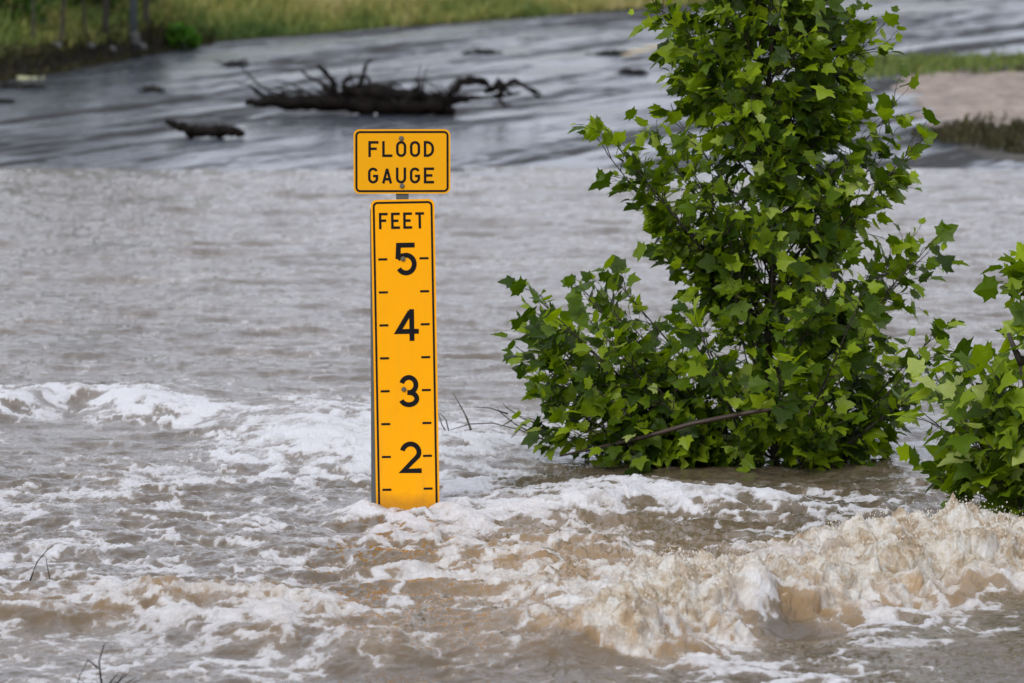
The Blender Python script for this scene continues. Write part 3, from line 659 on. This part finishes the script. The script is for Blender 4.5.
def knobbly(pts, rad, seed, n=8, sub=6, amp=.25):
    r_ = random.Random(seed); P = []; Rr = []
    for i in range(len(pts) - 1):
        for j in range(sub):
            t = j / sub; P.append(Vector(pts[i]).lerp(Vector(pts[i + 1]), t)); Rr.append((rad[i] * (1 - t) + rad[i + 1] * t) * (1 + amp * r_.uniform(-1, 1)))
    P.append(Vector(pts[-1])); Rr.append(rad[-1])
    P = [p + Vector((0, r_.gauss(0, .15), r_.gauss(0, .15))) * q for p, q in zip(P, Rr)]
    mb = MB(); mb.tube(P, Rr, n); return mb
# log
c = at_z(205, 138, 0.05)
lo = empty('floating_log', (c.x, c.y, 0.03)); tag(lo, 'short dark log lying alone on the wet road at upper left', 'log')
def LL(px, py, dy=0): p = at_y(px, py, c.y + dy); return p - lo.location
knobbly([LL(165, 121), LL(178, 126), LL(195, 130), LL(220, 131), LL(236, 131, -.05), LL(243, 135, -.08)], [.02, .05, .055, .06, .05, .03], 3).build('trunk', M_dead, lo, smooth=True)
knobbly([LL(190, 131), LL(192, 137)], [.05, .03], 4).build('stub', M_dead, lo, smooth=True)
# driftwood
c = at_z(370, 115, 0.10)
dr = empty('driftwood', (c.x, c.y, 0.1)); tag(dr, 'long dark fallen tree with tangled roots stranded across the wet road', 'driftwood')
def DL(px, py, dy=0): p = at_y(px, py, c.y + dy); return p - dr.location
knobbly([DL(245, 103), DL(280, 102), DL(320, 103), DL(360, 104), DL(400, 106), DL(440, 107), DL(455, 112)], [.03, .07, .09, .11, .12, .09, .04], 8, amp=.12).build('trunk', M_dead, dr, smooth=True)
knobbly([DL(335, 100), DL(350, 92), DL(375, 92), DL(410, 97), DL(450, 101), DL(480, 97)], [.04, .07, .10, .08, .05, .02], 9, amp=.12).build('trunk', M_dead, dr, smooth=True)
r9 = random.Random(99); tw9 = MB()
for i in range(80):
    q0 = DL(r9.uniform(262, 470), r9.uniform(92, 104), r9.uniform(-.2, .2)); d9 = Vector((r9.gauss(-.2, .6), r9.gauss(0, .4), abs(r9.gauss(0, .3)))).normalized() * r9.uniform(.1, .38)
    tw9.tube([q0, q0 + d9 * .5 + Vector((0, 0, .03)), q0 + d9], [.010, .007, .003], 4)
tw9.build('twigs', M_dead, dr)
for q, ra in (([(332, 100), (335, 84), (325, 72), (318, 66)], .05), ([(345, 95), (343, 82), (352, 76), (368, 77), (372, 88)], .04), ([(352, 96), (362, 80), (366, 64), (372, 60)], .03), ([(330, 95), (322, 84), (308, 76), (300, 70)], .025),
              ([(420, 100), (418, 85), (415, 78)], .03), ([(380, 92), (392, 84), (402, 86)], .03), ([(440, 104), (470, 98), (500, 97), (520, 93)], .035), ([(448, 97), (455, 85), (470, 78), (485, 80), (492, 92)], .045),
              ([(450, 94), (462, 84), (478, 82), (488, 86)], .035), ([(485, 92), (505, 85), (515, 80), (527, 88), (537, 96)], .035), ([(500, 96), (503, 84), (497, 78)], .035), ([(495, 94), (505, 106), (510, 104)], .018),
              ([(495, 82), (512, 95)], .04), ([(300, 101), (262, 88), (240, 66)], .018), ([(320, 99), (290, 84), (275, 80)], .016), ([(270, 102), (255, 92), (250, 84)], .018), ([(528, 88), (540, 93), (538, 99)], .022)):
    knobbly([DL(x, y, random.uniform(-.15, .15)) for x, y in q], [ra * (1 - .65 * i / (len(q) - 1)) for i in range(len(q))], int(q[0][0]), 6, 3, .3).build('root', M_dead, dr, smooth=True)
# flat clumps of flood debris on the road
M_deb = mat_simple('leaf_debris', (0.010, 0.009, 0.007), 0.85, var=0.6, scale=12)
def clump(px, py, wpx, z, lab, mat=M_deb, n=60, hgt=.06, name='debris_clump'):
    p0 = at_z(px, py, z); s = FPX / p0.y; wd = wpx / s / 2; mb = MB(); z0 = gz(p0.x, p0.y)
    mb.tube([(p0.x - wd * .8, p0.y - .05, z0), (p0.x - wd * .3, p0.y + .06, z0 + .01), (p0.x + wd * .3, p0.y - .04, z0 + .01), (p0.x + wd * .8, p0.y + .03, z0)], [.015, .035, .03, .012], 6)
    for i in range(n):
        a = random.gauss(0, .34); b = random.gauss(0, .4); q = Vector((p0.x + a * wd, p0.y + b * wd * .7, z0 + random.random() * hgt * max(0.1, 1 - a * a - b * b)))
        d = rv(1); d.z *= .08; d = d.normalized() * random.uniform(.06, .2); mb.tube([q, q + d * .5 + Vector((0, 0, .01)), q + d], [.008, .012, .004], 4)
    o = mb.build(name, mat); tag(o, lab, 'debris', 'flood debris on the wet road'); return o
clump(20, 93, 60, .1, 'dark mat of debris at the far left road edge', n=120)
clump(236, 67, 26, .2, 'small dark clump left of the driftwood roots, near the grass')
clump(156, 95, 14, .1, 'tiny dark clump above the lone log', n=25)
clump(610, 52, 34, .28, 'dark clump on the road right of and above the driftwood', n=70)
clump(632, 73, 22, .2, 'dark clump beside the left edge of the large tree', n=50)
clump(484, 51, 34, .28, 'low flat clump directly above the driftwood arch', n=40)
clump(2, 107, 12, .08, 'dark crumb of debris against the left frame edge', n=25)
M_straw = mat_simple('pale_straw', (0.33, 0.34, 0.2), 0.8, var=0.3, scale=20)
clump(24, 82, 34, .14, 'pale straw-coloured clump under the dark bank at left', M_straw, 26, .01)

# ------------------------------------------------------------------ far bank: grass, bushes, posts, saplings
k = NT('grass_blades'); r = k.attr('rnd')
c = k.ramp(r, [(0.0, (0.05, 0.10, 0.014)), (0.4, (0.15, 0.19, 0.035)), (0.7, (0.30, 0.28, 0.075)), (1.0, (0.42, 0.35, 0.16))])
tr_ = k.n('ShaderNodeBsdfTranslucent'); k.t.links.new(c, tr_.inputs[0])
M_grass = k.done(k.mixsh(0.3, k.pr(c, 0.7), tr_.outputs[0]))
def grass(name, pts, hts, rnds, label):
    n = len(pts); a = rng.random(n) * 2 * np.pi; bx = np.cos(a) * 0.5; by = np.sin(a) * 0.5
    wd = 0.010 + 0.012 * rng.random(n); lean = rng.normal(0, .35, (n, 2))
    P = np.zeros((n, 5, 3)); base = pts
    for j, (t, wf) in enumerate(((0, 1), (0, -1), (.55, -.8), (.55, .8), (1, 0))):
        P[:, j, 0] = base[:, 0] + bx * wd * 2 * wf + lean[:, 0] * hts * t * t; P[:, j, 1] = base[:, 1] + by * wd * 2 * wf + lean[:, 1] * hts * t * t; P[:, j, 2] = base[:, 2] + hts * t * (1 - .2 * t) - (0.02 if t == 0 else 0)
    me = bpy.data.meshes.new(name); me.vertices.add(n * 5); me.vertices.foreach_set('co', P.astype(np.float32).ravel())
    i = np.arange(n, dtype=np.int32)[:, None] * 5; lv = np.concatenate([i + 0, i + 1, i + 2, i + 3, i + 3, i + 2, i + 4], 1).ravel()
    me.loops.add(n * 7); me.loops.foreach_set('vertex_index', lv); me.polygons.add(n * 2)
    ls = np.stack([np.arange(n) * 7, np.arange(n) * 7 + 4], 1).ravel().astype(np.int32); me.polygons.foreach_set('loop_start', ls)
    me.update(calc_edges=True); at = me.attributes.new('rnd', 'FLOAT', 'POINT'); at.data.foreach_set('value', np.repeat(rnds, 5).astype(np.float32))
    me.materials.append(M_grass); o = bpy.data.objects.new(name, me); COL.objects.link(o); tag(o, label, 'grass', kind='stuff'); return o
n = 90000; gx = rng.uniform(-11, 8, n); ge = edge(gx); gy = ge + 0.3 + rng.random(n) ** 1.3 * 22
zz, sd_, ct = ground_z(gx, gy); keep = (sd_ > 0.15 + ct * (0.22 + 0.5 * fbm(gx * 2.2, gy * 0, 2, 87))) ; gx, gy, zz, sd_ = gx[keep], gy[keep], zz[keep], sd_[keep]
dry = fbm(gx * .45, gy * .22, 3, 81); rn = np.clip(0.50 + 0.26 * sstep(-4, -1, gx) + 1.1 * dry + rng.normal(0, .13, len(gx)), 0, 1)
ht = (0.16 + 0.20 * rng.random(len(gx))) * (1 + 0.8 * fbm(gx * .8, gy * .4, 2, 83)) * (0.5 + 0.5 * sstep(0, 2, sd_))
grass('bank_grass', np.stack([gx, gy, zz - 0.02], 1), ht, rn, 'green and straw coloured grass on the far bank beyond the road')
n = 26000; gx = rng.uniform(3.9, 11, n); gy = np.where(rng.random(n) < .8, 52.4 + 6.2 * rng.random(n) ** 1.2 + 0.8 * fbm(gx * .9, gx * 0 + 2, 3, 98), 67.6 + (gx - 4.2) * .15 + rng.normal(0, .6, n)); m_ = (fbm(gx * 1.3, gy * .8, 4, 85) > -0.12 + 0.3 * sstep(56, 58.5, gy) + 0.25 * rng.normal(0, .5, n)) & (gx > 3.9 + .35 * np.abs(gy - 56) * (gy < 60)); gx, gy = gx[m_], gy[m_]
M_gsave = M_grass; M_grass = mat_simple('dark_weeds', (0.045, 0.042, 0.020), 0.85, var=.8, scale=4, spec=.1)
grass('shoulder_grass', np.stack([gx, gy, road_z(gx, gy) + 0.05], 1), (0.02 + 0.11 * rng.random(len(gx))) * np.clip(0.8 + 2.0 * fbm(gx * 1.5, gy * 1.1, 3, 95), 0.1, 1.8), np.zeros(len(gx)), 'dark low weeds around the gravel patch at upper right')
n = 16000; gx = rng.uniform(-13, -3.9, n); gy = edge(gx) + rng.uniform(-0.5, 1.5, n); zz = ground_z(gx, gy)[0]
grass('bank_roots', np.stack([gx, gy, zz - 0.03], 1), 0.04 + 0.12 * rng.random(n), np.zeros(n), 'dark ragged roots and dead grass on the cut bank at upper left')
M_grass = M_gsave
n = 9000; gx = rng.uniform(4.0, 12, n); gy = 68.2 + (gx - 4.2) * .2 + rng.normal(0, .8, n) + .6 * fbm(gx, gx * 0, 3, 99)
grass('verge_grass', np.stack([gx, gy, road_z(gx, gy) + 0.04], 1), 0.05 + 0.10 * rng.random(n), np.clip(rng.normal(.3, .15, n), 0, 1), 'short green grass behind the gravel patch at upper right')
def bush(px, py, z, wd, hg, lab, col, n=900, name='bush', ls=.06, group='bushes on the far bank'):
    p0 = hit(px, py); z0 = gz(p0.x, p0.y); rt = empty(name, (p0.x, p0.y, z0)); tag(rt, lab, 'bush', group)
    lf = MB(); wdm = MB(); cl = [(random.gauss(0, .35) * wd, random.gauss(0, .35) * wd, random.uniform(.2, .8) * hg, random.uniform(.25, .45)) for _ in range(9)]
    for i in range(n):
        a, b, c_, r_ = random.choice(cl); q = Vector((a, b, c_)) + rv(1).normalized() * r_ * min(wd, hg) * random.uniform(.5, 1.0); q.z = max(0.02, q.z)
        add_leaf(lf, q, rv(1), Vector((0, 0, 1)) + rv(.5), ls * random.uniform(.7, 1.6), random.random() * .9)
    for a, b, c_, r_ in cl: wdm.tube([(0, 0, -.05), (a * .5, b * .5, c_ * .6), (a, b, c_)], [.03, .02, .008], 5)
    wdm.build('stems', M_bark, rt); lf.build('foliage', col, rt, attr='rnd')
M_bl = leaf_mat('bank_bush_leaf', (0.012, 0.03, 0.006), (0.035, 0.075, 0.012), (0.07, 0.13, 0.02), (0.10, 0.16, 0.05))
M_bg = leaf_mat('bright_bush_leaf', (0.03, 0.08, 0.01), (0.06, 0.16, 0.015), (0.10, 0.22, 0.025), (0.16, 0.28, 0.08))
bush(182, 50, .25, .42, .33, 'low bright green bush at the road edge right of the metal post', M_bg, 700)
bush(10, 22, 1.0, .9, .9, 'dark green bush at the top left corner', M_bl, 1200)
bush(45, 12, 1.1, .9, 1.0, 'dark green bush second from the left on the bank', M_bl, 1200)
bush(95, 10, 1.2, .7, .9, 'dark green bush behind the slender saplings', M_bl, 1000)
bush(140, 6, 1.3, .8, .8, 'dark green bush just right behind the metal post', M_bl, 900)
# metal post
p0 = hit(133, 50); z0 = gz(p0.x, p0.y)
mp = empty('metal_post', (p0.x, p0.y, z0)); tag(mp, 'blue-grey metal post standing on the dark bank at upper left', 'post')
mb = MB(); mb.tube([(0, 0, -.2), (0.01, 0, 1.0), (0.03, 0, 2.6)], [.046, .046, .046], 12); mb.build('pole', mat_simple('post_metal', (0.11, 0.13, 0.15), .5, .3), mp, smooth=True)
mb = MB(); mb.tube([(0, 0, 2.59), (.03, 0, 2.63), (.03, 0, 2.65)], [.052, .052, .03], 12); mb.location = None; mb.build('cap', M_galv, mp)
mb = MB(); mb.tube([(0, 0, -.05), (0, 0, .06), (0, 0, .10)], [.10, .09, .06], 10); mb.build('footing', mat_simple('stone', (0.07, 0.07, 0.065), .8, scale=10), mp)
# saplings
def sapling(px, py, z, r_, hgt, lab, lean=0.0):
    p0 = hit(px, py); z0 = gz(p0.x, p0.y); rt = empty('bank_sapling', (p0.x, p0.y, z0)); tag(rt, lab, 'tree', 'slender saplings on the far bank')
    mb = MB(); P = [Vector((lean * t * hgt + .03 * math.sin(5 * t + px), .03 * math.cos(4 * t), hgt * t - .1)) for t in [i / 10 for i in range(11)]]
    mb.tube(P, [r_ * (1 - .07 * i) for i in range(11)], 7); lf = MB()
    for i in range(14):
        b = P[6 + i % 5]; d = Vector((math.cos(i * 2.4), math.sin(i * 2.4), .7)).normalized(); L = random.uniform(.3, .8); e = b + d * L; mb.tube([b, b.lerp(e, .5) + rv(.03), e], [r_ * .4, r_ * .25, r_ * .1], 4)
        for j in range(34): add_leaf(lf, b.lerp(e, random.uniform(.35, 1.05)) + rv(.10), rv(1), Vector((0, 0, 1)) + rv(.4), random.uniform(.05, .10), random.random() * .9)
    mb.build('trunk', M_bark, rt, smooth=True); lf.build('crown', M_bl, rt, attr='rnd')
sapling(106, 48, .5, .045, 2.9, 'dark slender sapling immediately left of the metal post')
sapling(62, 52, .5, .028, 2.6, 'thin sapling between the left corner and the metal post', .02)
sapling(149, 34, .7, .045, 2.7, 'dark sapling immediately right of the metal post', -.03)
sapling(36, 50, .5, .02, 2.4, 'very thin sapling near the top left corner', -.02)
sapling(84, 50, .5, .018, 2.5, 'very thin sapling in the gap between two thicker ones')
# stones on the cut bank
M_stone = mat_simple('bank_stone', (0.10, 0.10, 0.095), .7, var=.4, scale=9, bump=.4)
def stone(px, py, z, s_, lab):
    p0 = hit(px, py); vs = [Vector(p) for p in ico]; r_ = random.Random(int(px)); vs = [Vector((p.x * s_ * r_.uniform(.8, 1.3), p.y * s_ * r_.uniform(.8, 1.2), p.z * s_ * .65 * r_.uniform(.8, 1.2))) for p in vs]
    mb = MB(); mb.add(vs, icf); o = mb.build('stone', M_stone, smooth=False); o.location = (p0.x, p0.y, gz(p0.x, p0.y) + s_ * .25); tag(o, lab, 'stone', 'stones on the dark bank')
stone(111, 51, .42, .07, 'pale grey stone at the foot of the sapling by the metal post')
stone(55, 60, .3, .08, 'grey stone low on the dark bank, nearest the left edge')
stone(90, 62, .3, .07, 'small stone on the dark bank below the pale stone')
stone(141, 50, .35, .09, 'stone against the base of the metal post')
